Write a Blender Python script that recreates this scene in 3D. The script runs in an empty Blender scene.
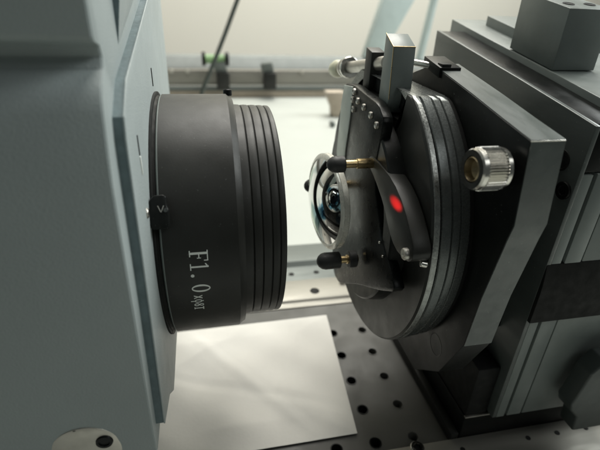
import bpy, bmesh, math, random
from mathutils import Vector, Matrix
random.seed(4)
S = bpy.context.scene
COL = S.collection
PI = math.pi
# ------------------------------------------------------------------ camera
cam_d = bpy.data.cameras.new('camera')
cam = bpy.data.objects.new('camera', cam_d); COL.objects.link(cam)
Rm = ((0.97922934, -0.1992709, 0.03742993), (-0.06147628, -0.46771873, -0.88173684), (0.19321117, 0.86112153, -0.47025434))
right = Vector(Rm[0]); up = -Vector(Rm[1]); back = -Vector(Rm[2])
mw = Matrix((right, up, back)).transposed().to_4x4()
mw.translation = (0.02034283, -0.21422876, 0.10550191)
cam.matrix_world = mw
cam_d.sensor_width = 36.0
cam_d.lens = 440.0 / 600.0 * 36.0
cam_d.clip_start = 0.01; cam_d.clip_end = 50.0
cam_d.dof.use_dof = True
cam_d.dof.focus_distance = 0.20
cam_d.dof.aperture_fstop = 11.0
S.camera = cam
# ------------------------------------------------------------------ world, lamps, exposure
W = bpy.data.worlds.new('World'); S.world = W; W.use_nodes = True
bg = W.node_tree.nodes['Background']
bg.inputs['Color'].default_value = (0.90, 1.0, 0.96, 1); bg.inputs['Strength'].default_value = 0.06

def area(name, loc, target, size, size_y, power, color):
    d = bpy.data.lights.new(name, 'AREA'); d.shape = 'RECTANGLE'; d.size = size; d.size_y = size_y
    d.energy = power; d.color = color
    o = bpy.data.objects.new(name, d); COL.objects.link(o); o.location = loc
    o.rotation_euler = (Vector(target) - Vector(loc)).to_track_quat('-Z', 'Y').to_euler()
    return o
area('ceiling_light', (0.5, 1.30, 1.9), (0.3, 1.35, -0.14), 2.4, 1.1, 84, (1.0, 0.98, 0.91))
area('window_light', (2.1, 0.45, 1.15), (0.0, 0.1, 0.0), 1.2, 1.0, 44, (0.95, 1.0, 0.98))
area('ceiling_light_behind', (0.9, -1.1, 1.5), (0.1, 0.0, 0.0), 1.4, 0.5, 4.0, (0.97, 1.0, 0.98))
ld = bpy.data.lights.new('laser_light', 'SPOT'); ld.energy = 0.5; ld.color = (1.0, 0.012, 0.012); ld.spot_size = math.radians(13); ld.spot_blend = 1.0; ld.shadow_soft_size = 0.0008
lo = bpy.data.objects.new('laser_light', ld); COL.objects.link(lo); lo.location = (0.0540, -0.0300, 0.0180)
lo.rotation_euler = (Vector((0.0985, -0.0530, 0.0255)) - lo.location).to_track_quat('-Z', 'Y').to_euler()
lo.scale = (1.2, 0.55, 1.0)
S.view_settings.view_transform = 'Standard'; S.view_settings.look = 'None'
S.view_settings.exposure = 0.0; S.view_settings.gamma = 1.0; S.view_settings.use_curve_mapping = False

# ------------------------------------------------------------------ materials
def mat(name, color, rough=0.5, metal=0.0, var=0.15, nscale=60.0, bump=0.0, bscale=400.0, spec=0.5, rvar=0.1, stretch=None, specks=0.0):
    m = bpy.data.materials.new(name); m.use_nodes = True
    nt = m.node_tree; b = nt.nodes['Principled BSDF']; L = nt.links
    b.inputs['Metallic'].default_value = metal
    b.inputs['Specular IOR Level'].default_value = spec
    tc = nt.nodes.new('ShaderNodeTexCoord'); mp = nt.nodes.new('ShaderNodeMapping')
    if stretch: mp.inputs['Scale'].default_value = stretch
    L.new(tc.outputs['Object'], mp.inputs['Vector'])
    n = nt.nodes.new('ShaderNodeTexNoise'); n.inputs['Scale'].default_value = nscale; n.inputs['Detail'].default_value = 6
    n.inputs['Roughness'].default_value = 0.6
    L.new(mp.outputs[0], n.inputs['Vector'])
    r = nt.nodes.new('ShaderNodeMapRange'); r.inputs['From Min'].default_value = 0.25; r.inputs['From Max'].default_value = 0.75
    L.new(n.outputs['Fac'], r.inputs['Value'])
    mx = nt.nodes.new('ShaderNodeMix'); mx.data_type = 'RGBA'
    mx.inputs['A'].default_value = tuple(c * (1 - var) for c in color) + (1,)
    mx.inputs['B'].default_value = tuple(min(1, c * (1 + var)) for c in color) + (1,)
    L.new(r.outputs[0], mx.inputs['Factor'])
    colout = mx.outputs['Result']
    rr = nt.nodes.new('ShaderNodeMapRange'); rr.inputs['To Min'].default_value = max(0.02, rough - rvar); rr.inputs['To Max'].default_value = min(1, rough + rvar)
    n2 = nt.nodes.new('ShaderNodeTexNoise'); n2.inputs['Scale'].default_value = nscale * 3.3; n2.inputs['Detail'].default_value = 5
    L.new(mp.outputs[0], n2.inputs['Vector']); L.new(n2.outputs['Fac'], rr.inputs['Value'])
    rr.inputs['From Min'].default_value = 0.3; rr.inputs['From Max'].default_value = 0.7
    L.new(rr.outputs[0], b.inputs['Roughness'])
    if specks > 0:
        n4 = nt.nodes.new('ShaderNodeTexNoise'); n4.inputs['Scale'].default_value = 900; n4.inputs['Detail'].default_value = 2
        L.new(tc.outputs['Object'], n4.inputs['Vector'])
        r4 = nt.nodes.new('ShaderNodeMapRange'); r4.inputs['From Min'].default_value = 0.70; r4.inputs['From Max'].default_value = 0.76
        r4.inputs['To Max'].default_value = specks
        L.new(n4.outputs['Fac'], r4.inputs['Value'])
        m4 = nt.nodes.new('ShaderNodeMix'); m4.data_type = 'RGBA'; m4.inputs['B'].default_value = (0.45, 0.47, 0.45, 1)
        L.new(colout, m4.inputs['A']); L.new(r4.outputs[0], m4.inputs['Factor']); colout = m4.outputs['Result']
    L.new(colout, b.inputs['Base Color'])
    if bump > 0:
        n3 = nt.nodes.new('ShaderNodeTexNoise'); n3.inputs['Scale'].default_value = bscale; n3.inputs['Detail'].default_value = 3
        L.new(mp.outputs[0], n3.inputs['Vector'])
        bp = nt.nodes.new('ShaderNodeBump'); bp.inputs['Strength'].default_value = bump; bp.inputs['Distance'].default_value = 0.0004
        L.new(n3.outputs['Fac'], bp.inputs['Height']); L.new(bp.outputs[0], b.inputs['Normal'])
    return m
M = {}
M['black'] = mat('black_anodised', (0.0075, 0.0085, 0.008), 0.36, 0, 0.25, 40, 0.06, 900, 0.17, 0.08, None, 0.12)
M['black_satin'] = mat('black_satin', (0.016, 0.0165, 0.0145), 0.45, 0, 0.2, 30, 0.05, 1200, 0.36, 0.06, None, 0.08)
M['black_crackle'] = mat('black_crackle_gloss', (0.006, 0.007, 0.0065), 0.30, 0, 0.25, 60, 0.16, 650, 0.16, 0.06, None, 0.1)
M['black_brushed'] = mat('black_brushed_edge', (0.078, 0.091, 0.086), 0.38, 0.0, 0.2, 60, 0.12, 500, 0.7, 0.10, (1, 0.15, 1), 0.25)  # brushed black, lightened to carry glancing light on the mount plate's edges
M['black_worn'] = mat('worn_black_ring', (0.105, 0.115, 0.112), 0.27, 0.6, 0.14, 420, 0.09, 300, 0.7, 0.06, None, 0.2)
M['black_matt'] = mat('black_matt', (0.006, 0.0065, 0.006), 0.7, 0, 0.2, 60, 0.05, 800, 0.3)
M['rubber'] = mat('black_rubber', (0.018, 0.019, 0.018), 0.55, 0, 0.2, 200, 0.1, 900, 0.5)
M['stage'] = mat('grey_anodised', (0.18, 0.205, 0.195), 0.40, 0.0, 0.15, 30, 0.08, 1100, 0.55, 0.08)
M['paint'] = mat('grey_green_paint', (0.278, 0.315, 0.314), 0.52, 0, 0.09, 9, 0.3, 1400, 0.4, 0.06)
M['lit_paint'] = mat('lit_grey_paint', (0.325, 0.365, 0.365), 0.5, 0, 0.07, 40, 0.4, 1400, 0.4, 0.06)  # housing paint again, lightened for front faces turned to the light
M['steel'] = mat('bright_steel', (0.72, 0.70, 0.65), 0.24, 1.0, 0.1, 80, 0.05, 700, 0.5, 0.08)
M['steel_dull'] = mat('dull_steel', (0.50, 0.48, 0.44), 0.42, 1.0, 0.15, 60, 0.1, 700, 0.5, 0.1)
M['brass'] = mat('brass', (0.62, 0.47, 0.25), 0.32, 1.0, 0.12, 150, 0.05, 900, 0.5, 0.08)
M['knob_cup'] = mat('old_brass', (0.34, 0.28, 0.18), 0.42, 1.0, 0.08, 300)
M['paper'] = mat('white_paper', (0.71, 0.695, 0.655), 0.85, 0, 0.05, 22, 0.15, 500, 0.2)
M['laminate'] = mat('white_bench', (0.47, 0.49, 0.455), 0.5, 0, 0.03, 3, 0.03, 300, 0.4)
M['board'] = mat('dark_breadboard', (0.066, 0.065, 0.058), 0.50, 0, 0.18, 18, 0.08, 700, 0.5, 0.08)
M['rail'] = mat('aluminium_rail', (0.27, 0.26, 0.23), 0.48, 0.5, 0.12, 30, 0.1, 600, 0.5, 0.1, (0.2, 1, 1))
M['rail_dark'] = mat('grey_rail', (0.125, 0.14, 0.13), 0.5, 0.3, 0.12, 30, 0.1, 600, 0.5, 0.1, (0.2, 1, 1))
M['wall'] = mat('cream_wall', (0.88, 0.85, 0.75), 0.9, 0, 0.02, 2, 0.05, 100, 0.2)
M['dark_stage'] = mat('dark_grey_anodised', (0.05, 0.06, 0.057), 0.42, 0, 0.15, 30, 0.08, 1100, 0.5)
M['worn_bright'] = mat('bright_worn_edge', (0.30, 0.31, 0.30), 0.32, 0.85, 0.25, 300, 0.15, 900, 0.6, 0.12)
M['ledge'] = mat('pale_grey_ledge', (0.24, 0.255, 0.245), 0.7, 0, 0.12, 20, 0.05, 300, 0.3)
M['bare'] = mat('bare_grey_metal', (0.42, 0.46, 0.43), 0.45, 0.2, 0.08, 60, 0.1, 600)
M['shaded_side'] = mat('shaded_grey_edge', (0.13, 0.175, 0.185), 0.6, 0, 0.22, 160, 0.3, 700, 0.4)  # housing side faces, their shade put into a darker colour
M['ink'] = mat('white_print', (0.74, 0.76, 0.72), 0.6, 0, 0.04, 200)
M['red'] = mat('red_mark', (0.80, 0.02, 0.03), 0.5, 0, 0.2, 300)
M['green'] = mat('green_plastic', (0.22, 0.36, 0.17), 0.45, 0, 0.08, 100)
M['cream'] = mat('cream_plastic', (0.68, 0.66, 0.50), 0.4, 0, 0.08, 100)
M['pole'] = mat('pale_grey_pole', (0.48, 0.56, 0.55), 0.45, 0.2, 0.06, 30)
M['cable'] = mat('dark_cable', (0.045, 0.055, 0.048), 0.5, 0, 0.1, 60)
M['tan'] = mat('tan_metal', (0.42, 0.36, 0.29), 0.5, 0.3, 0.1, 60)
# coated optic: dark glass with a strongly reflecting thin film
m = mat('coated_glass', (0.80, 0.80, 0.79), 0.02, 1.0, 0.02, 30, 0, 100, 0.5, 0.008); M['mirror'] = m
nt = m.node_tree; b = nt.nodes['Principled BSDF']
b2 = nt.nodes.new('ShaderNodeBsdfPrincipled'); b2.inputs['Base Color'].default_value = (0.01, 0.01, 0.012, 1); b2.inputs['Roughness'].default_value = 0.02
b2.inputs['IOR'].default_value = 4.0; b2.inputs['Thin Film Thickness'].default_value = 128; b2.inputs['Thin Film IOR'].default_value = 1.8
tc = nt.nodes.new('ShaderNodeTexCoord'); wv = nt.nodes.new('ShaderNodeTexNoise'); wv.inputs['Scale'].default_value = 55; wv.inputs['Detail'].default_value = 1
nt.links.new(tc.outputs['Object'], wv.inputs['Vector'])
mr = nt.nodes.new('ShaderNodeMapRange'); mr.inputs['From Min'].default_value = 0.53; mr.inputs['From Max'].default_value = 0.60
nt.links.new(wv.outputs['Fac'], mr.inputs['Value'])
ms = nt.nodes.new('ShaderNodeMixShader'); nt.links.new(mr.outputs[0], ms.inputs[0]); nt.links.new(b.outputs[0], ms.inputs[1]); nt.links.new(b2.outputs[0], ms.inputs[2])
nt.links.new(ms.outputs[0], nt.nodes['Material Output'].inputs['Surface'])
m = mat('ground_glass_edge', (0.72, 0.71, 0.64), 0.28, 0.25, 0.05, 80, 0.05, 700, 0.6); M['glass_edge'] = m

# ------------------------------------------------------------------ helpers
def link(name, bm, material, parent=None, smooth=35):
    bmesh.ops.recalc_face_normals(bm, faces=bm.faces)
    me = bpy.data.meshes.new(name); bm.to_mesh(me); bm.free()
    if smooth:
        for p in me.polygons: p.use_smooth = True
        me.set_sharp_from_angle(angle=math.radians(smooth))
    me.materials.append(M[material] if isinstance(material, str) else material)
    o = bpy.data.objects.new(name, me); COL.objects.link(o)
    if parent is not None: o.parent = parent
    return o
def tag(o, label, cat, group=None, kind=None):
    o['label'] = label
    if cat: o['category'] = cat
    if group: o['group'] = group
    if kind: o['kind'] = kind
    return o
def thing(name, label, cat, group=None):
    o = bpy.data.objects.new(name, None); COL.objects.link(o)
    o.empty_display_size = 0.02
    return tag(o, label, cat, group)
def struct(o, label=None):
    o['kind'] = 'structure'
    if label: o['label'] = label
    return o
def bev(bm, w, seg=2, ang=25):
    if w <= 0: return
    bm.normal_update()
    es = [e for e in bm.edges if len(e.link_faces) == 2 and e.calc_face_angle(0) > math.radians(ang)]
    bmesh.ops.bevel(bm, geom=es, offset=w, segments=seg, profile=0.5, affect='EDGES', clamp_overlap=True)
def prism(poly, a0, a1, axis='x', bevel=0.0006, seg=2, bm=None):
    """polygon in the two other axes (order y,z / x,z / x,y) extruded from a0 to a1 along axis"""
    own = bm is None
    bm2 = bmesh.new()
    def P(p, a):
        return {'x': (a, p[0], p[1]), 'y': (p[0], a, p[1]), 'z': (p[0], p[1], a)}[axis]
    v0 = [bm2.verts.new(P(p, a0)) for p in poly]; v1 = [bm2.verts.new(P(p, a1)) for p in poly]
    n = len(poly)
    bm2.faces.new(v0); bm2.faces.new(v1)
    for i in range(n): bm2.faces.new((v0[i], v0[(i + 1) % n], v1[(i + 1) % n], v1[i]))
    bmesh.ops.recalc_face_normals(bm2, faces=bm2.faces)
    bev(bm2, bevel, seg)
    if own: return bm2
    me = bpy.data.meshes.new('t'); bm2.to_mesh(me); bm2.free(); bm.from_mesh(me); bpy.data.meshes.remove(me)
    return bm
def box(x0, x1, y0, y1, z0, z1, bevel=0.0006, seg=2, bm=None):
    return prism([(y0, z0), (y1, z0), (y1, z1), (y0, z1)], x0, x1, 'x', bevel, seg, bm)
def lathe(profile, n=96, c=(0, 0), bm=None, a0=0, a1=2 * PI):
    """profile of (x, r) revolved about the x axis through (y,z)=c; closed loop when first == last"""
    bm = bm or bmesh.new(); full = abs(a1 - a0 - 2 * PI) < 1e-6
    m_ = n if full else n + 1
    rings = []
    for (x, r) in profile:
        if r < 1e-7: rings.append([bm.verts.new((x, c[0], c[1]))])
        else: rings.append([bm.verts.new((x, c[0] + r * math.cos(a0 + (a1 - a0) * i / n), c[1] + r * math.sin(a0 + (a1 - a0) * i / n))) for i in range(m_)])
    for k in range(len(rings) - 1):
        A, B = rings[k], rings[k + 1]
        for i in range(n):
            j = (i + 1) % m_
            if len(A) == 1 and len(B) == 1: continue
            if len(A) == 1: bm.faces.new((A[0], B[i], B[j]))
            elif len(B) == 1: bm.faces.new((A[i], B[0], A[j]))
            else: bm.faces.new((A[i], B[i], B[j], A[j]))
    if not full and len(rings) > 2:
        bm.faces.new([r[0] for r in rings]); bm.faces.new([r[-1] for r in rings])
    return bm
def flat_top(bm, z, ymin=-9):
    for v in bm.verts:
        if v.co.y > ymin and v.co.z > z: v.co.z = z
    return bm
def rod(p0, p1, prof, n=24, bm=None):
    """prof: list of (t along in metres from p0, radius); lathe about p0->p1"""
    bm2 = lathe(prof, n)
    d = (Vector(p1) - Vector(p0)).normalized()
    q = Vector((1, 0, 0)).rotation_difference(d)
    bm2.transform(Matrix.Translation(p0) @ q.to_matrix().to_4x4())
    if bm is None: return bm2
    me = bpy.data.meshes.new('t'); bm2.to_mesh(me); bm2.free(); bm.from_mesh(me); bpy.data.meshes.remove(me)
    return bm
def cyl_prof(l, r, ch=0.0004):
    return [(0, 0), (0, r - ch), (ch, r), (l - ch, r), (l, r - ch), (l, 0)]
def tube_path(pts, r, n=10):
    bm = bmesh.new(); rings = []
    for i, p in enumerate(pts):
        p = Vector(p); t = (Vector(pts[min(i + 1, len(pts) - 1)]) - Vector(pts[max(i - 1, 0)])).normalized()
        u = t.orthogonal().normalized() if i == 0 else (u - t * u.dot(t)).normalized()
        v = t.cross(u)
        rings.append([bm.verts.new(p + (u * math.cos(2 * PI * k / n) + v * math.sin(2 * PI * k / n)) * r) for k in range(n)])
    for A, B in zip(rings, rings[1:]):
        for k in range(n): bm.faces.new((A[k], A[(k + 1) % n], B[(k + 1) % n], B[k]))
    bm.faces.new(rings[0]); bm.faces.new(rings[-1])
    return bm
def socket_screw(parent, p, d, r=0.003, h=0.0025, name='screw', material='black', hexmat='black_matt'):
    """cap screw standing out from point p along direction d, with a hexagon socket"""
    n = 24; bm = bmesh.new()
    prof = [(0, r), (h - 0.0003, r), (h, r - 0.0003), (h, r * 0.55)]
    lathe(prof, n, bm=bm)
    q = Vector((1, 0, 0)).rotation_difference(Vector(d).normalized()).to_matrix().to_4x4()
    bm.transform(Matrix.Translation(p) @ q)
    s = link(name, bm, material, parent)
    hb = lathe([(h - 0.00005, r * 0.56), (h * 0.35, r * 0.54), (h * 0.35, 0)], 6)
    hb.transform(Matrix.Translation(p) @ q)
    link('socket', hb, hexmat, s, 0)
    return s
def copy_tree(o, parent=None):
    c = o.copy(); COL.objects.link(c)
    if parent is not None: c.parent = parent
    for ch in list(o.children): copy_tree(ch, c)
    return c

# ------------------------------------------------------------------ the setting: bench, breadboard, wall
BZ = -0.153
struct(link('bench_top', box(-1.6, 2.2, -0.6, 1.25, BZ - 0.03, BZ, 0.002), 'laminate'))
struct(link('wall', box(-3.5, 4.5, 2.2, 2.3, -1.2, 2.6, 0), 'wall'))
struct(link('floor', box(-3.5, 4.5, -2.5, 2.2, -1.25, -1.2, 0), 'rail_dark'))

# breadboard with real tapped holes, cell by cell
X0, Y0, PITCH, HR = 0.1105, -0.0020, 0.025, 0.0034
TZ = -0.140
def breadboard():
    bm = bmesh.new(); n = 16
    xs = range(-6, 6); ys = range(-2, 3)
    hx = []
    for i in xs:
        for j in ys:
            cx, cy = X0 + i * PITCH, Y0 + j * PITCH
            y0, y1 = cy - PITCH / 2, cy + PITCH / 2
            x0, x1 = cx - PITCH / 2, cx + PITCH / 2
            corners = [(x0, y0), (x1, y0), (x1, y1), (x0, y1)]
            out = []
            for k in range(n):
                a = 2 * PI * (k + 0.5) / n - 0.75 * PI
                dx, dy = math.cos(a), math.sin(a)
                tx = ((x1 - cx) if dx > 0 else (x0 - cx)) / dx if abs(dx) > 1e-9 else 1e9
                ty = ((y1 - cy) if dy > 0 else (y0 - cy)) / dy if abs(dy) > 1e-9 else 1e9
                t = min(tx, ty); out.append((cx + dx * t, cy + dy * t))
            vi = [bm.verts.new((cx + HR * math.cos(2 * PI * (k + .5) / n - .75 * PI), cy + HR * math.sin(2 * PI * (k + .5) / n - .75 * PI), TZ)) for k in range(n)]
            vo = [bm.verts.new((p[0], p[1], TZ)) for p in out]
            vc = [bm.verts.new((c[0], c[1], TZ)) for c in corners]
            for k in range(n):
                k2 = (k + 1) % n
                if k % (n // 4) == n // 4 - 1:
                    q = ((k + 1) // (n // 4)) % 4
                    bm.faces.new((vi[k], vo[k], vc[q], vo[k2], vi[k2]))
                else: bm.faces.new((vi[k], vo[k], vo[k2], vi[k2]))
            hx.append((cx, cy))
    # front and side skirts
    xa, xb = X0 - 6.5 * PITCH, X0 + 5.5 * PITCH
    bm.faces.new([bm.verts.new(p + (TZ,)) for p in ((xa, Y0 + 2.5 * PITCH), (xb, Y0 + 2.5 * PITCH), (xb, 0.0835), (xa, 0.0835))])
    for (p, q) in (((xa, -0.0645), (xb, -0.0645)), ((xb, -0.0645), (xb, 0.0835)), ((xb, 0.0835), (xa, 0.0835)), ((xa, 0.0835), (xa, -0.0645))):
        bm.faces.new([bm.verts.new((p[0], p[1], TZ)), bm.verts.new((q[0], q[1], TZ)), bm.verts.new((q[0], q[1], BZ + .0004)), bm.verts.new((p[0], p[1], BZ + .0004))])
    bmesh.ops.remove_doubles(bm, verts=bm.verts, dist=1e-6)
    o = link('breadboard', bm, 'board', None, 0)
    tag(o, 'dark metal breadboard with a grid of tapped holes under the paper', 'breadboard')
    hm = None
    for (x, y) in hx:
        if x < 0.06 or x > 0.165: continue
        if hm is None:
            b2 = lathe([(0.0003, HR * 1.16), (0.0003, HR * 0.98), (-0.0006, HR * 0.86), (-0.006, HR * 0.80), (-0.006, 0)], 16)
            b2.transform(Matrix.Rotation(-PI / 2, 4, 'Y'))
            h = link('hole', b2, 'board', o); hm = h
            hd = h.data.copy(); hd.materials[0] = M['black']
            if x < 0.12: h.data, hd2 = hd, h.data
            hm = h
        else:
            h = hm.copy(); COL.objects.link(h); h.parent = o
            h.data = hd if x < 0.12 else hd2
        h.location = (x, y, TZ)
    return o
breadboard()

# paper lying on the breadboard, slightly rumpled
def sheet(name, quad, nx, ny, amp, material, seed, lift):
    bm = bmesh.new(); rnd = random.Random(seed)
    ph = [(rnd.choice((-1, 1)) * rnd.uniform(25, 140), rnd.uniform(25, 140), rnd.uniform(0, 6), rnd.uniform(.3, 1)) for _ in range(7)]
    V = []
    for j in range(ny + 1):
        row = []
        for i in range(nx + 1):
            u, v = i / nx, j / ny
            p = [quad[0][k] * (1 - u) * (1 - v) + quad[1][k] * u * (1 - v) + quad[2][k] * u * v + quad[3][k] * (1 - u) * v for k in (0, 1)]
            h = sum(math.sin(p[0] * a + p[1] * b_ + c) * w for a, b_, c, w in ph) / 7
            h += sum(w * max(0.0, 1 - abs(p[0] * ca + p[1] * sa - d_) / 0.006) for ca, sa, d_, w in ((0.80, 0.60, 0.035, 0.22), (0.35, 0.94, 0.012, -0.18), (0.95, -0.31, 0.060, 0.20), (0.55, -0.83, -0.030, 0.16)))
            e = min(u, 1 - u, v, 1 - v)
            row.append(bm.verts.new((p[0], p[1], lift + amp * (h + .6) * min(1, e * 6 + .1))))
        V.append(row)
    for j in range(ny):
        for i in range(nx): bm.faces.new((V[j][i], V[j][i + 1], V[j + 1][i + 1], V[j + 1][i]))
    geom = bmesh.ops.extrude_face_region(bm, geom=bm.faces[:])
    bmesh.ops.translate(bm, verts=[g for g in geom['geom'] if isinstance(g, bmesh.types.BMVert)], vec=(0, 0, 0.0003))
    return link(name, bm, material, None, 60)
tag(sheet('paper', [(-0.075, -0.0455), (0.1010, -0.0445), (0.1105, 0.0695), (-0.065, 0.0665)], 130, 90, 0.0030, 'paper', 3, TZ + 0.0010),
    'white sheet of paper lying on the breadboard under the black barrel', 'paper')

# rails behind the breadboard
r1 = thing('rail', 'tan aluminium rail with a round hole, nearest behind the breadboard', 'rail', 'rails along the breadboard')
bm = bmesh.new(); prism([(0.0845, BZ + .0005), (0.122, BZ + .0005), (0.122, -0.1375), (0.0925, -0.1375), (0.0905, -0.1395), (0.0845, -0.1395)], -0.25, 0.30, 'x', 0.0006, 2, bm)
link('rail_body', bm, 'rail', r1)
for x in (0.108, 0.058, 0.008, 0.158):
    h = lathe([(0.0, 0.0044), (0.0003, 0.0042), (0.0001, 0.0038), (0.0001, 0)], 24); h.transform(Matrix.Translation((x, 0.103, -0.1375)) @ Matrix.Rotation(-PI / 2, 4, 'Y'))
    link('hole', h, 'black_matt', r1)
socket_screw(r1, (0.1375, 0.112, -0.1375), (0, 0, 1), 0.0032, 0.0025, 'screw', 'steel')
r2 = thing('rail', 'dark grey stepped rail farther back, beside the white bench', 'rail', 'rails along the breadboard')
link('rail_body', prism([(0.1235, BZ + .0005), (0.182, BZ + .0005), (0.182, -0.1345), (0.150, -0.1345), (0.146, -0.139), (0.1235, -0.139)], -0.25, 0.30, 'x', 0.0006), 'rail_dark', r2)
for x in (0.092, 0.117, 0.142, 0.067):
    h = lathe([(0.0, 0.0028), (0.0003, 0.0026), (0.0001, 0.0023), (0.0001, 0)], 16); h.transform(Matrix.Translation((x, 0.1345, -0.139)) @ Matrix.Rotation(-PI / 2, 4, 'Y'))
    link('hole', h, 'black_matt', r2)
# rail in front of the breadboard
r3 = thing('rail', 'silver rail along the near edge with a screw and small holes', 'rail', 'rails along the breadboard')
link('rail_body', box(-0.15, 0.34, -0.112, -0.0600, TZ + .0003, -0.1360, 0.0008), 'rail', r3)
socket_screw(r3, (0.1325, -0.0630, -0.1360), (0, 0, 1), 0.0042, 0.0022, 'screw', 'steel')
for x in (0.205, 0.226, 0.247, 0.08, 0.16):
    h = lathe([(0.0, 0.0016), (0.0003, 0.0015), (0.0001, 0.0013), (0.0001, 0)], 16); h.transform(Matrix.Translation((x, -0.068, -0.1360)) @ Matrix.Rotation(-PI / 2, 4, 'Y'))
    link('hole', h, 'black_matt', r3)

# ------------------------------------------------------------------ instrument housing (left)
hs = thing('instrument_housing', 'grey green instrument housing filling the left side behind the black barrel', 'instrument housing')
X1, X2 = -0.0068, -0.0030
prof_side = [(-0.0872, 0.17), (-0.0864, 0.0935), (-0.0856, 0.0920), (-0.0800, 0.0905), (-0.0785, 0.0875), (-0.0800, 0.0845), (-0.0846, 0.0815), (-0.0876, 0.0780), (-0.0890, 0.0740),
        (-0.0908, 0.0660), (-0.0930, 0.0550), (-0.0945, 0.0100), (-0.0972, -0.0450), (-0.0972, -0.0545), (-0.0950, -0.0570)]
side = [(0.15, 0.17)] + prof_side + [(0.05, -0.0570), (0.15, -0.03)]
link('housing_body', prism(side, -0.30, X1, 'x', 0.0004, 2), 'paint', hs, 25)
# front face over the body, its paint lightened for the light it catches
fp = [(0.149, 0.169)] + [(y + 0.0005, z if z < 0.1 else 0.169) for y, z in prof_side[:-1]] + [(-0.0948, -0.0564), (0.05, -0.0564), (0.149, -0.0297)]
link('lit_face_skin', prism(fp, X1 - 0.0004, X1 + 0.0003, 'x', 0.00015), 'lit_paint', hs)
plate = [(-0.0810, 0.0650), (-0.0790, 0.0712), (-0.0655, 0.0795), (0.0259, 0.0992), (0.0820, 0.160), (0.0835, 0.0975), (0.0785, 0.0500), (0.0790, -0.03), (0.04, -0.064), (-0.0168, -0.0650), (-0.0570, -0.0663), (-0.0700, -0.0545), (-0.0905, -0.0475), (-0.0890, -0.0310), (-0.0850, 0.0090), (-0.0836, 0.0285)]
link('front_plate', prism(plate, X2 - 0.0006, X2, 'x', 0.0002), 'lit_paint', hs)
ctr = Vector((0.0, 0.02))
shaded_side = [tuple(Vector(p) + (ctr - Vector(p)).normalized() * 0.0004) for p in plate]
link('plate_edge', prism(shaded_side, X1 + 0.0002, X2 - 0.0005, 'x', 0), 'shaded_side', hs)  # plate's side faces, darkened in colour to hold their shade
# wedge-shaped rib near the top of the face
def solid(verts, faces, name, material, parent):
    bm = bmesh.new(); vs = [bm.verts.new(v) for v in verts]
    for f in faces: bm.faces.new([vs[i] for i in f])
    return link(name, bm, material, parent, 0)
xr = X1 + 0.0002
rib = solid([(xr, -0.0500, 0.0870), (xr, -0.0470, 0.1300), (xr + 0.0068, -0.0470, 0.1300), (xr, 0.0250, 0.1300), (xr + 0.0068, 0.0250, 0.1300), (xr, 0.0000, 0.0985)],
      [(0, 1, 2), (1, 3, 4, 2), (0, 2, 4, 5), (5, 4, 3), (0, 5, 3, 1)], 'rib', 'lit_paint', hs)
solid([(xr, -0.0503, 0.0870), (xr, -0.0473, 0.1300), (xr + 0.0069, -0.0473, 0.1300), (xr, -0.0498, 0.0872), (xr, -0.0468, 0.1302), (xr + 0.0069, -0.0468, 0.1302)],
      [(0, 1, 2), (3, 5, 4), (0, 2, 5, 3), (2, 1, 4, 5), (1, 0, 3, 4)], 'rib_side_shade', 'shaded_side', rib)  # dark skin painting in the shade on the rib's side
# barrel flange
link('flange', lathe([(X2 - .0004, 0.0), (X2 - .0004, 0.0612), (-0.0022, 0.0613), (-0.0020, 0.0609), (-0.0020, 0.0595), (-0.0009, 0.0590), (-0.0009, 0.0)], 128), 'black_matt', hs)
# slots and small fittings on the plate
link('slot', box(X2 - .0002, X2 + .0003, -0.0622, -0.0614, 0.0535, 0.0605, 0.0001), 'black_matt', hs)
link('slot', box(X2 - .0002, X2 + .0004, -0.0622, -0.0614, 0.0465, 0.0530, 0.0001), 'ink', hs)
link('slot', box(X2 - .0002, X2 + .0003, 0.0035, 0.0048, 0.0640, 0.0720, 0.0001), 'black_matt', hs)
s = socket_screw(hs, (X2, -0.0630, 0.0318), (1, 0, 0), 0.0019, 0.0006, 'screw', 'steel_dull')
# polished caps low on the side
bm = rod((-0.0305, -0.0964, -0.0485), (-0.0305, -0.2, -0.0485), [(0, 0), (0, 0.0128), (0.0006, 0.0126), (0.0010, 0.0115), (0.0012, 0.008), (0.0012, 0)], 48)
cp = link('round_cap', bm, 'steel_dull', hs)
bm = rod((-0.0238, -0.0975, -0.0438), (-0.0238, -0.2, -0.0438), [(0, 0.0031), (0.0007, 0.0029), (0.0007, 0.0020), (0.0002, 0.0018), (0.0002, 0)], 24)
link('cap_screw', bm, 'black', cp)
link('notch', box(-0.0335, -0.0290, -0.0972, -0.0962, -0.0378, -0.0363, 0.0003), 'black_matt', cp)

# latch that locks the barrel
def on_cyl(x, ang, r):
    a = math.radians(ang); return Vector((x, -r * math.cos(a), r * math.sin(a)))
la = math.radians(27.0)
F = Matrix(((1, 0, 0), (0, -math.cos(la), math.sin(la)), (0, math.sin(la), math.cos(la)))).transposed().to_4x4()  # x; outward; up the rim
F = Matrix(((1, 0, 0), (0, -math.cos(la), -math.sin(la) * -1), (0, math.sin(la), math.cos(la)))).to_4x4()
def latch_tf(bm): bm.transform(F); return bm
latch = link('latch', latch_tf(prism([(-0.0030, -0.0052), (-0.0022, -0.0066), (0.0032, -0.0066), (0.0040, -0.0058), (0.0042, 0.0008), (0.0034, 0.0022), (0.0034, 0.0058), (0.0024, 0.0066), (-0.0010, 0.0064), (-0.0030, 0.0044)], 0.0604, 0.0650, 'y', 0.0009, 3)), 'black', hs)
vm = bmesh.new()
for sx in (-1, 1):
    prism([(0.0011, -0.0002 + 0), (0.0011 + sx * 0.0011, 0.0024), (0.0011 + sx * 0.0011 + .0004, 0.0024), (0.0011 + .0004, -0.0002)], 0.0649, 0.0652, 'y', 0, 1, vm)
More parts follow.
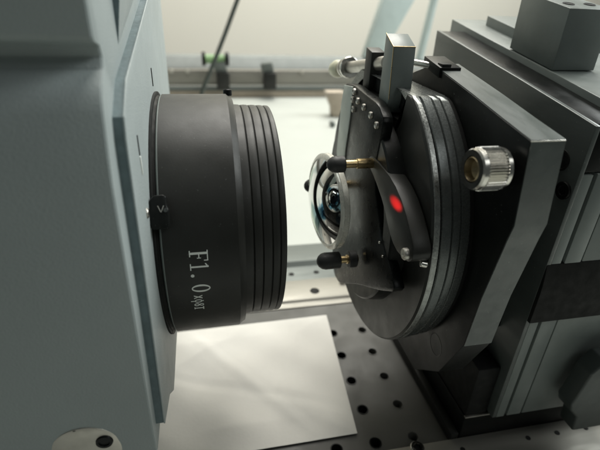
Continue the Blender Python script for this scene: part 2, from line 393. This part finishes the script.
link('letter_v', latch_tf(vm), 'steel_dull', latch, 0)
bm = rod((0.0030, 0.0650, 0.0006), (0.0030, 0.07, 0.0006), [(0, 0.0009), (0.0004, 0.0008), (0.0004, 0)], 12); link('pivot_pin', latch_tf(bm), 'black_worn', latch)

# ------------------------------------------------------------------ black barrel
BR = 0.0600
bt = thing('lens_barrel', 'black cylindrical lens barrel marked F1.0 on the grey housing', 'lens barrel')
link('barrel_body', lathe([(0.0002, 0.040), (0.0002, 0.0597), (0.0002, BR), (0.0302, BR), (0.0318, 0.0586), (0.0330, 0.0580), (0.0330, 0.045)], 160), 'black_satin', bt)
link('rim_edge', lathe([(-0.0006, 0.040), (-0.0006, 0.0595), (-0.0001, 0.0600), (0.00018, 0.0600), (0.00018, 0.058)], 160), 'stage', bt)
# ribbed end: a stack of rounded ridges
prof = [(0.0325, 0.050)]
x = 0.0330; ridges = [0.0368, 0.0408, 0.0449, 0.0484, 0.0512]
prev = 0.0328
prof += [(0.0328, 0.0550)]
for k, xe in enumerate(ridges):
    r = 0.0549 - 0.00015 * k
    if k: prof += [(prev + 0.0001, r - 0.0006), (prev + 0.0005, r - 0.00015)]
    prof += [((prev + xe) / 2, r), (xe - 0.0006, r - 0.0001), (xe - 0.0003, r - 0.0002), (xe - 0.0001, r - 0.0006)]
    prev = xe
prof[-1] = (prev, 0.0535)
prof += [(prev + 0.0003, 0.0525), (prev, 0.0500), (prev - 0.006, 0.0490), (prev - 0.006, 0.046)]
link('ribbed_end', lathe(prof, 160), 'black_satin', bt)
link('front_glass', lathe([(0.0440, 0.0485), (0.0475, 0.030), (0.0488, 0.0)], 96), M['mirror'], bt)
# white lettering wrapped round the barrel
def stroke_poly(pts): return pts
def wrap(polys, name, parent):
    bm = bmesh.new()
    for poly in polys:
        for dz in (0.00006,):
            # subdivide along the reading direction so the print follows the cylinder
            vs = [bm.verts.new((BR + dz, p[0], p[1])) for p in poly]
            f = bm.faces.new(vs)
    for v in bm.verts:
        r, s, t = v.co
        a = TXT_A - s / BR
        v.co = Vector((TXT_X + t, -r * math.cos(a), r * math.sin(a)))
    ext = bmesh.ops.extrude_face_region(bm, geom=bm.faces[:])
    for g in ext['geom']:
        if isinstance(g, bmesh.types.BMVert):
            rr = math.hypot(g.co.y, g.co.z); k = (BR - 0.0001) / rr; g.co.y *= k; g.co.z *= k
    return link(name, bm, 'ink', parent, 0)
TXT_A = math.radians(11.6); TXT_X = 0.0101
mm = 0.001
def R_(s0, t0, s1, t1): return [(s0 * mm, t0 * mm), (s1 * mm, t0 * mm), (s1 * mm, t1 * mm), (s0 * mm, t1 * mm)]
def ring(cx, cy, ro, ri, sx=1.0, n=28):
    out = []
    for k in range(n):
        a, b_ = 2 * PI * k / n, 2 * PI * (k + 1) / n
        ws = lambda q: (1.0 if abs(math.sin(q)) < 2 else 1)
        out.append([((cx + ro[0] * math.cos(a)) * mm, (cy + ro[1] * math.sin(a)) * mm), ((cx + ro[0] * math.cos(b_)) * mm, (cy + ro[1] * math.sin(b_)) * mm),
                    ((cx + ri[0] * math.cos(b_)) * mm, (cy + ri[1] * math.sin(b_)) * mm), ((cx + ri[0] * math.cos(a)) * mm, (cy + ri[1] * math.sin(a)) * mm)])
    return out
H = 7.4
Fp = [R_(0.9, 0.0, 1.85, H), R_(0.1, 0, 0.9, .42), R_(1.85, 0, 2.8, .42), R_(0.1, H - .42, 0.9, H), R_(1.85, H - .42, 4.75, H), R_(4.35, H - 1.7, 4.75, H - .42), R_(1.85, 3.55, 3.6, 4.0), R_(3.3, 3.0, 3.6, 3.55), R_(3.3, 4.0, 3.6, 4.6)]
wrap(Fp, 'letter_f', bt)
wrap([R_(7.0, 0.42, 7.75, H), R_(5.9, 0, 8.9, .42), [(5.9 * mm, 5.9 * mm), (7.0 * mm, 6.5 * mm), (7.0 * mm, 7.1 * mm), (5.9 * mm, 6.4 * mm)]], 'digit_one', bt)
wrap([[((11.5 + .72 * math.cos(2 * PI * k / 16)) * mm, (.72 + .72 * math.sin(2 * PI * k / 16)) * mm) for k in range(16)]], 'full_stop', bt)
wrap(ring(18.2, 3.7, (2.05, 3.85), (1.15, 3.35)), 'digit_zero', bt)
# smaller tail of the marking
b0 = 22.1
xs = [[(a * mm, b_ * mm) for a, b_ in ((b0, 0.4), (b0 + .55, 0.4), (b0 + 2.1, 3.9), (b0 + 1.55, 3.9))], [(a * mm, b_ * mm) for a, b_ in ((b0 + 1.65, 0.4), (b0 + 2.1, 0.4), (b0 + .5, 3.9), (b0, 3.9))]]
wrap(xs, 'letter_x', bt)
wrap(ring(b0 + 3.6, 2.1, (1.0, 1.6), (.55, 1.2), n=18) + [R_(b0 + 3.4, -1.0, b0 + 3.8, 0.7), R_(b0 + 3.4, 3.4, b0 + 3.8, 4.3)], 'letter_phi', bt)
wrap(ring(b0 + 6.1, 1.35, (.95, 1.15), (.45, .72), n=16) + ring(b0 + 6.1, 3.35, (.8, .95), (.38, .58), n=16), 'digit_eight', bt)
wrap([R_(b0 + 8.25, 0.4, b0 + 8.8, 3.75), R_(b0 + 7.5, 3.75, b0 + 9.55, 4.2), R_(b0 + 7.8, 0.1, b0 + 9.25, .4)], 'letter_t', bt)
# locking screw on the far top of the barrel rim
bm = rod(on_cyl(0.0315, 105, 0.0590), on_cyl(0.0315, 105, 0.08), cyl_prof(0.0032, 0.0022), 20); link('set_screw', bm, 'black', bt)

# ------------------------------------------------------------------ lens mount (right of centre)
lm = thing('lens_mount', 'black self-centring lens mount with curved arms, rings and square plate', 'lens mount')
# front disc with bore, boss and bore lining
link('front_disc', flat_top(flat_top(lathe([(0.1070, 0.0420), (0.1070, 0.0748), (0.1077, 0.0757), (0.1105, 0.0757), (0.1110, 0.0750), (0.1110, 0.0420), (0.1070, 0.0420)], 160), 0.067), 0.0545, -0.031), 'black_satin', lm)
link('boss_ring', lathe([(0.1072, 0.0545), (0.1000, 0.0535), (0.0992, 0.0525), (0.0992, 0.0440), (0.1000, 0.0430), (0.1240, 0.0425)], 128), 'black', lm)
link('bore', lathe([(0.1230, 0.0430), (0.1230, 0.0)], 64), 'black_matt', lm)
for k, (xa, xb, rr) in enumerate([(0.1113, 0.1160, 0.0757), (0.1164, 0.1202, 0.0752), (0.1206, 0.1250, 0.0746)]):
    link('ring', flat_top(lathe([(xa, 0.060), (xa, rr - .0006), (xa + .0005, rr), (xb - .0005, rr), (xb, rr - .0006), (xb, 0.060)], 160), 0.067 - 0.0002 * k), 'black_worn', lm)
link('ring_seat', flat_top(lathe([(0.1108, 0.0600), (0.1108, 0.0738), (0.1300, 0.0732), (0.1300, 0.06)], 128), 0.0655), 'black_matt', lm)
link('disc_edge', flat_top(lathe([(0.1079, 0.0700), (0.1079, 0.0757), (0.1083, 0.0760), (0.1103, 0.0760), (0.1106, 0.0757), (0.1106, 0.0700)], 160), 0.0673), 'worn_bright', lm)
# big plate behind the rings
pl = [(-0.0105, 0.0768), (-0.0488, 0.0705), (-0.0713, 0.0664), (-0.0883, 0.0635), (-0.0921, 0.0329), (-0.0908, 0.0262), (-0.0862, -0.0044), (-0.0839, -0.0328), (-0.0714, -0.0619), (-0.05, -0.082), (0.03, -0.082), (0.05, -0.06), (0.05, 0.045), (0.02, 0.066)]
gp = link('mount_plate', prism(pl, 0.1272, 0.1412, 'x', 0.0004), 'black', lm)
bm = lathe([(0.1272, 0.0061), (0.12708, 0.0060), (0.12708, 0.0055), (0.1272, 0.0054)], 32, c=(-0.0640, -0.0505)); link('counterbore', bm, 'black', gp)
# lighter skin on the plate's top and near edge, painting in their sheen
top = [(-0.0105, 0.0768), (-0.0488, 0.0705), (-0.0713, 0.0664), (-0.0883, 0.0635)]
link('sheen_band', prism([(y, z + .0003) for y, z in top] + [(y + .002, z - .002) for y, z in reversed(top)], 0.1275, 0.1410, 'x', 0), 'black_brushed', gp)
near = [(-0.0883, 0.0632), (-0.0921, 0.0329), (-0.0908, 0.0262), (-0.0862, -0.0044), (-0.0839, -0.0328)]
link('sheen_band', prism([(y - .0003, z) for y, z in near] + [(y + .003, z) for y, z in reversed(near)], 0.1275, 0.1410, 'x', 0), 'black_brushed', gp)
link('corner_highlight', rod((0.1274, -0.0884, 0.0634), (0.1410, -0.0884, 0.0634), [(0, 0), (0, 0.00026), (0.0136, 0.00026), (0.0136, 0)], 8), 'steel', gp)  # thin bright rod standing in for the highlight along this corner
# notch bracket at the plate's far top corner, with spring screw
nb = link('spring_bracket', prism([(-0.0030, 0.0752), (-0.0205, 0.0722), (-0.0205, 0.0768), (-0.0030, 0.0797)], 0.1262, 0.1370, 'x', 0.0004), 'black', lm)
link('bracket_hole', box(0.1275, 0.1320, -0.0200, -0.0150, 0.0752, 0.0782, 0.0002), 'black_matt', nb)
bm = rod((0.121, -0.0030, 0.0765), (0.130, -0.0110, 0.0757), cyl_prof(0.014, 0.0016), 16); link('spring_screw', bm, 'steel', nb)
# knurled adjusting knob
kx, ky, kz = 0.1110, -0.0832, 0.0520
KR = 0.0079
bm = bmesh.new(); n = 42
prof = [(0.0000, 0.0050), (0.0000, 0.0068), (0.0006, 0.0074), (0.0022, 0.0075), (0.0024, None), (0.0096, None), (0.0097, 0.0075), (0.0112, 0.0075), (0.0117, 0.0070), (0.0117, 0.004)]
rings = []
for (xx, r) in prof:
    row = []
    for i in range(2 * n):
        a = PI * i / n
        q = r if r is not None else (KR if i % 2 == 0 else KR - 0.0010)
        row.append(bm.verts.new((kx + xx, ky + q * math.cos(a), kz + q * math.sin(a))))
    rings.append(row)
for A, B in zip(rings, rings[1:]):
    for i in range(2 * n):
        j = (i + 1) % (2 * n); bm.faces.new((A[i], B[i], B[j], A[j]))
kn = link('knob', bm, 'steel', lm, 20)
link('knob_face', lathe([(kx - .0001, 0.0069), (kx - .0001, 0.0048), (kx + 0.0028, 0.0046), (kx + 0.0028, 0.0)], 48, c=(ky, kz)), 'black', kn)
link('knob_cup', lathe([(kx + .0002, 0.0046), (kx - .0003, 0.0042), (kx + .0022, 0.0036), (kx + 0.0026, 0.0016), (kx + .0026, 0)], 32, c=(ky, kz)), 'knob_cup', kn)
link('knob_shaft', rod((kx + 0.0115, ky, kz), (kx + 0.02, ky, kz), cyl_prof(0.003, 0.004), 24), 'black', kn)

# curved arms
def smooth_poly(pts, it=2):
    for _ in range(it):
        out = []
        for i in range(len(pts)):
            a, b_ = pts[i], pts[(i + 1) % len(pts)]
            out += [(a[0] * .75 + b_[0] * .25, a[1] * .75 + b_[1] * .25), (a[0] * .25 + b_[0] * .75, a[1] * .25 + b_[1] * .75)]
        pts = out
    return pts
armA = [(-0.0160, 0.0335), (-0.0195, 0.0356), (-0.0240, 0.0356), (-0.0314, 0.0350), (-0.0471, 0.0338), (-0.0615, 0.0280), (-0.0745, 0.0175), (-0.0770, 0.0120), (-0.0740, 0.0080), (-0.0690, 0.0065), (-0.0590, 0.0060), (-0.0505, 0.0105), (-0.0410, 0.0190), (-0.0270, 0.0260), (-0.0170, 0.0292)]
aa = link('curved_arm', prism(smooth_poly(armA, 1), 0.0985, 0.1065, 'x', 0.0006), 'black_satin', lm)
aa['label'] = 'slim curved arm holding the brass pin'
bm = rod((0.0965, -0.0715, 0.0108), (0.12, -0.0715, 0.0108), [(0, 0), (0.0002, 0.0008), (0, 0.0010), (0, 0.0022), (0.0005, 0.0026), (0.0062, 0.0026), (0.0066, 0.0020), (0.0080, 0.0020), (0.0082, 0.0026), (0.0105, 0.0026), (0.0108, 0)], 20)
link('pivot_screw', bm, 'steel_dull', aa)
bm = rod((0.1040, -0.0735, 0.0070), (0.107, -0.0745, 0.0065), cyl_prof(0.0030, 0.0016), 12); link('pivot_nut', bm, 'steel', aa)
jaw = [(0.0180, 0.0618), (0.0342, 0.0599), (0.0372, 0.0497), (0.0379, 0.0378), (0.0389, 0.0187), (0.0371, -0.0041), (0.0350, -0.0316), (0.0300, -0.0567), (0.0230, -0.0640), (0.0120, -0.0630), (0.0029, -0.0570), (-0.0213, -0.0404), (-0.0480, -0.0251), (-0.0660, -0.0130), (-0.0600, -0.0075), (-0.0461, -0.0001), (-0.0356, 0.0107), (-0.0281, 0.0206), (-0.0250, 0.0349), (-0.0275, 0.0482), (-0.0280, 0.0550), (-0.0200, 0.0600), (0.0083, 0.0612)]
def chamfer_poly(pts, it=1):
    out = []
    for i in range(len(pts)):
        p, a, n_ = Vector(pts[i]), Vector(pts[i - 1]), Vector(pts[(i + 1) % len(pts)])
        out += [tuple(p + (a - p) * .18), tuple(p + (n_ - p) * .18)]
    return out
ab = link('jaw_plate', prism(chamfer_poly(jaw), 0.0988, 0.1040, 'x', 0.0005), 'black_crackle', lm, 50)
link('bare_edge', prism([(0.0334, 0.0590), (0.0180, 0.0610), (0.0185, 0.0435), (0.0215, 0.0250), (0.0215, -0.0040), (0.0340, -0.0080), (0.0381, 0.0190), (0.0366, 0.0480)], 0.0982, 0.0990, 'x', 0.0003), 'bare', ab)
ab['label'] = 'broad black plate behind the lens carrying the lower pin'
for (yy, zz) in ((-0.0435, 0.0000), (-0.0490, -0.0045)):
    link('dimple', rod((0.0984, yy, zz), (0.09, yy, zz), cyl_prof(0.0006, 0.0007, 0.0001), 10), 'steel', ab)
# pins: brass rod with a rubber tip
def pin(y, z, x_tip, x_base, parent, k, tl):
    p = rod((x_tip + tl - .001, y, z), (1, y, z), [(0, 0), (0, 0.0018), (0.0002, 0.0020), ((x_base - x_tip - tl) * .45, 0.0020), ((x_base - x_tip - tl) * .47, 0.0025), (x_base - x_tip - tl, 0.0025), (x_base - x_tip - tl + .0005, 0.0023), (x_base - x_tip - tl + .0005, 0)], 24)
    o = link('pin', p, 'brass', parent)
    t = rod((x_tip, y, z), (1, y, z), [(0, 0), (0.0002, 0.0014 * k), (0.0010, 0.0026 * k), (0.0026, 0.0037 * k), (0.0045, 0.0041 * k), (tl - .0004, 0.0040 * k), (tl, 0.0036 * k), (tl, 0)], 28)
    link('rubber_tip', t, 'rubber', o)
    return o
pin(-0.0215, 0.0322, 0.0755, 0.1000, aa, 1.0, 0.0088)
p2 = pin(-0.0205, -0.0235, 0.0740, 0.0975, ab, 1.15, 0.0128)
link('sleeve', rod((0.0915, -0.0205, -0.0235), (1, -0.0205, -0.0235), cyl_prof(0.0045, 0.0047), 24), 'rubber', p2)
pin(0.0270, 0.0005, 0.0760, 0.0990, ab, 1.05, 0.009)
# clamp: two uprights and a thumbscrew through them
c1 = link('clamp_block', prism([(-0.0045, 0.0895), (-0.0150, 0.0848), (-0.0172, 0.0620), (-0.0155, 0.0552), (-0.0045, 0.0552)], 0.1045, 0.1155, 'x', 0.0004), 'stage', lm)
bm = bmesh.new()
for p0, p1 in (((0.1046, -0.0150, 0.0848), (0.1154, -0.0150, 0.0848)), ((0.1046, -0.0150, 0.0848), (0.1046, -0.0045, 0.0895)), ((0.1046, -0.0150, 0.0848), (0.1046, -0.0172, 0.0620))):
    rod(p0, p1, [(0, 0), (0, 0.0002), ((Vector(p1) - Vector(p0)).length, 0.0002), ((Vector(p1) - Vector(p0)).length, 0)], 8, bm)
link('worn_edge', bm, 'brass', c1)
c1['label'] = 'nearer tall upright of the clamp'
c2 = link('clamp_block', prism([(0.0275, 0.0800), (0.0180, 0.0785), (0.0180, 0.0545), (0.0275, 0.0545)], 0.1070, 0.1145, 'x', 0.0005), 'black_satin', lm)
c2['label'] = 'farther shorter upright of the clamp'
link('clamp_bridge', box(0.1042, 0.1125, -0.0040, 0.0300, 0.0440, 0.0590, 0.0005), 'black', lm)
pk0, pk1 = Vector((0.1085, 0.0900, 0.0588)), Vector((0.1125, -0.0060, 0.0775))
bm = rod(pk0, pk1, [(0, 0), (0.0005, 0.0035), (0.002, 0.0052), (0.006, 0.0058), (0.0105, 0.0052), (0.012, 0.0040), (0.012, 0)], 32)
ts = link('thumbscrew_knob', bm, 'cream', lm)
link('screw_shaft', rod(pk0 + (pk1 - pk0).normalized() * 0.0115, pk1, [(0, 0), (0, 0.0026), (0.008, 0.0026), (0.009, 0.0058), (0.0135, 0.0062), (0.0140, 0.0050), (0.0142, 0.0034), (0.072, 0.0034), (0.072, 0)], 24), 'steel_dull', ts)
link('screw_collar', rod(pk0 + (pk1 - pk0).normalized() * 0.0265, pk1, [(0, 0.0036), (0, 0.0060), (0.0006, 0.0064), (0.0026, 0.0064), (0.003, 0.0060), (0.003, 0.0036)], 28), 'steel', ts)
# small socket screws on the disc near the clamp
proto = None
for (yy, zz) in ((0.0150, 0.0590), (0.0164, 0.0545), (0.0080, 0.0557), (0.0140, 0.0500), (-0.0019, 0.0548), (-0.0126, 0.0535), (-0.0215, 0.0510)):
    if proto is None:
        proto = link('disc_screw', lathe([(-0.0009, 0.0), (-0.0009, 0.0007), (-0.0013, 0.0010), (-0.0015, 0.0013), (-0.0012, 0.0017), (0.0, 0.0018)], 14), 'steel_dull', lm); o = proto
    else:
        o = proto.copy(); COL.objects.link(o); o.parent = lm
    o.location = (0.0990, yy, zz)

# ------------------------------------------------------------------ the lens under test
ln = thing('lens', 'small round coated lens with bright edge held between the pins', 'lens')
LR = 0.0268
front = []
SAG = 0.0056
for k in range(0, 25):
    r = (LR - 0.0030) * k / 24
    front.append((-SAG * (1 - (r / (LR - 0.003)) ** 2) - 0.0010, r))
link('front_surface', lathe(front, 96), 'mirror', ln, 60)
link('bevel', lathe([front[-1], (-0.0012, LR - 0.0024), (-0.0004, LR - 0.0004), (0.0, LR)], 96), 'glass_edge', ln)
link('edge', lathe([(0.0001, LR), (0.0028, LR), (0.0033, LR - 0.0006), (0.0033, 0.0)], 96), 'glass_edge', ln)
ln.location = (0.0822, 0.0, 0.0022); ln.rotation_euler = (0, 0, math.radians(7))

# ------------------------------------------------------------------ translation stage (right)
st = thing('translation_stage', 'black stacked translation stage at the right behind the lens mount', 'translation stage')
s1 = [(0.0860, 0.0853), (0.0560, 0.0806), (-0.0079, 0.0704), (-0.0459, 0.0640), (-0.0640, 0.0608), (-0.0640, -0.1165), (0.086, -0.1165)]
f1 = link('stage_plate', prism(s1, 0.1770, 0.1796, 'x', 0.0005), 'black_brushed', st); f1['label'] = 'front upright plate of the stage'
link('stage_plate', prism([(0.0855, 0.0390), (-0.0637, 0.0390), (-0.0640, -0.1165), (0.0855, -0.1165)], 0.17965, 0.1850, 'x', 0.0003), 'stage', st)
s15 = [(0.083, 0.080), (-0.060, 0.057), (-0.0615, -0.1165), (0.083, -0.1165)]
s15 = [(0.083, 0.039), (-0.060, 0.039), (-0.0615, -0.1165), (0.083, -0.1165)]
link('gap_plate', prism(s15, 0.1850, 0.1868, 'x', 0), 'black_matt', st)
f2 = link('stage_plate', prism([(0.0850, 0.0395), (-0.0640, 0.0395), (-0.0640, -0.1165), (0.0850, -0.1165)], 0.1868, 0.1962, 'x', 0.0005), 'stage', st)
f3 = link('stage_plate', prism([(0.1046, 0.0915), (0.0655, 0.0849), (-0.0061, 0.0733), (-0.0635, 0.0637), (-0.0640, -0.1165), (0.1046, -0.1165)], 0.1970, 0.2560, 'x', 0.0006), 'stage', st)
f3['label'] = 'thick rear body of the stage'
link('stage_plate', prism([(0.0897, 0.0950), (0.0300, 0.0850), (0.0300, 0.06), (0.0897, 0.07)], 0.2150, 0.26, 'x', 0.0005), 'stage', st)
link('hub', lathe([(0.1410, 0.0400), (0.1780, 0.0400)], 64), 'black_matt', st)
link('hub_block', box(0.1412, 0.1770, -0.0480, 0.0480, -0.0600, 0.0450, 0.001), 'black_matt', st)
socket_screw(st, (0.1770, -0.0590, 0.0300), (-1, 0, 0), 0.0042, 0.0012, 'screw', 'black')
link('slot', rod((0.1771, -0.0520, 0.0420), (0.17, -0.0520, 0.0420), [(0, 0.0050), (0.0005, 0.0048), (0.0005, 0.0040), (0.0001, 0.0038), (0.0001, 0)], 32), 'black_matt', st)
link('cover_plate', prism([(0.0855, 0.0848), (0.0560, 0.0800), (-0.0079, 0.0697), (-0.0600, 0.0607), (-0.0632, 0.0400), (0.0855, 0.0400)], 0.1797, 0.1969, 'x', 0.0005), 'black', st)
# base slab, foot block and side bracket
link('base_slab', box(0.1618, 0.36, -0.0600, 0.13, TZ + 0.0003, -0.1180, 0.0008), 'black', st)
link('base_edge', box(0.1620, 0.2480, -0.0604, -0.0585, -0.1184, -0.1176, 0.0002), 'steel_dull', st)
link('slide_rail', box(0.1560, 0.1612, -0.0600, 0.13, TZ + .0003, -0.1320, 0.0006), 'black_satin', st)
link('foot_block', box(0.1624, 0.1767, -0.0590, 0.0200, -0.1177, -0.0800, 0.001), 'black_matt', st)
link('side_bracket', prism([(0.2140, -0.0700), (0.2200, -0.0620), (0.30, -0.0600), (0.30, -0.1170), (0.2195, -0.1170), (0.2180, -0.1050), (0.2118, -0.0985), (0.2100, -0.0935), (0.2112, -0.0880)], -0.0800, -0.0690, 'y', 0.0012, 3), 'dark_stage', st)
link('shade_block', prism([(-0.0660, -0.0420), (-0.0660, -0.0240), (-0.0657, -0.0180), (-0.0650, -0.0120), (-0.0641, -0.0070), (-0.0500, -0.0060), (-0.0500, -0.0420)], 0.1772, 0.30, 'x', 0.0004), 'black_matt', st)  # added dark block in place of the shade across the strips

# riser block standing on the stage
rb = thing('riser_block', 'grey square block with two holes on top of the stage', 'block')
rbz = math.atan2(0.0735 - 0.0849, -0.0061 - 0.0655)
bm = prism([(0.0330, 0.0802), (-0.0061, 0.0737), (-0.0061, 0.1028), (0.0330, 0.1098)], 0.1975, 0.2230, 'x', 0.0005)
link('block_body', bm, 'stage', rb)
for x in (0.2040, 0.2165):
    h = lathe([(0.0, 0.0030), (0.0003, 0.0028), (0.0001, 0.0026), (0.0001, 0)], 24); h.transform(Matrix.Translation((x, 0.0035, 0.10458)) @ Matrix.Rotation(math.atan2(.007, .0391), 4, 'X') @ Matrix.Rotation(-PI / 2, 4, 'Y'))
    link('hole', h, 'black_matt', rb)

# ------------------------------------------------------------------ background clutter
fr = thing('bench_profile', 'grey aluminium profile lying across the back of the bench', 'profile')
link('profile_body', box(-1.4, 2.0, 1.00, 1.06, -0.124, -0.085, 0.002), 'rail', fr)
link('upper_ledge', prism([(1.02, -0.0845), (1.10, -0.0845), (1.10, -0.058), (1.05, -0.058)], -1.4, 2.0, 'x', 0.002), 'ledge', fr)
link('lower_lip', box(-1.4, 2.0, 0.985, 1.01, -0.1345, -0.1265, 0.001), 'rail_dark', fr)
link('foot_strip', box(-1.4, 2.0, 0.99, 1.05, BZ + .0005, -0.1355, 0.001), 'tan', fr)
for x in (-0.06, -0.02, 0.20, 0.28, 0.36):
    link('bolt', rod((x, 1.0, -0.088), (x, 0.9, -0.088), cyl_prof(0.004, 0.0055), 12), 'steel_dull', fr)
lv = thing('spirit_level', 'small green bubble level with black ends on the bench profile', 'level')
link('vial', rod((0.025, 0.98, -0.055), (0.08, 0.98, -0.055), cyl_prof(0.05, 0.011, 0.002), 20), 'green', lv)
for x in (0.018, 0.076):
    link('end_cap', rod((x, 0.98, -0.055), (x + .01, 0.98, -0.055), cyl_prof(0.009, 0.017, 0.002), 20), 'black', lv)
for x, lab in ((0.068, 'black clamp on the bench profile nearest the dark cable'), (0.188, 'black clamp on the bench profile right of the barrel top')):
    k = thing('clamp', lab, 'clamp', 'clamps on the bench profile')
    link('clamp_body', box(x - .016, x + .016, 0.955, 0.984, -0.126, -0.085, 0.002), 'black_satin', k)
    link('clamp_lever', prism([(x - .020, -0.085), (x + .012, -0.085), (x + .006, -0.060), (x - .022, -0.064)], 0.965, 0.985, 'y', 0.002), 'rail_dark', k)
tag(link('cable', tube_path([(0.150, 0.93, 0.20), (0.108, 0.92, 0.085), (0.075, 0.91, 0.010), (0.045, 0.905, -0.055), (0.018, 0.90, -0.110), (0.004, 0.90, -0.1475)], 0.0052), 'cable'),
    'dark green cable rising diagonally in front of the cream wall', 'cable')
tag(link('support_strut', prism([(0.5142, 0.1198), (0.6126, 0.1235), (0.521, -0.0560), (0.4679, -0.0560)], 1.045, 1.075, 'y', 0.002), 'pole'), 'wide pale grey slanted support strut behind the clamp', 'strut')
tag(link('support_strut', tube_path([(0.6615, 1.055, 0.1253), (0.650, 1.055, 0.01), (0.642, 1.055, -0.0595)], 0.011), 'pole'), 'thin grey rod standing right of the wide pale strut', 'strut')
tg = thing('bench_fitting', 'small tan metal fitting on the white bench beside the lens mount', 'fitting')
link('fitting_body', prism([(0.2890, -0.0950), (0.3350, -0.0950), (0.3400, BZ + .0005), (0.3080, BZ + .0005), (0.3060, -0.1330)], 0.77, 0.80, 'y', 0.003), 'tan', tg)
link('fitting_knob', rod((0.2860, 0.70, -0.1470), (0.2860, 0.6, -0.1470), cyl_prof(0.012, 0.0058), 16), 'rail_dark', tg)
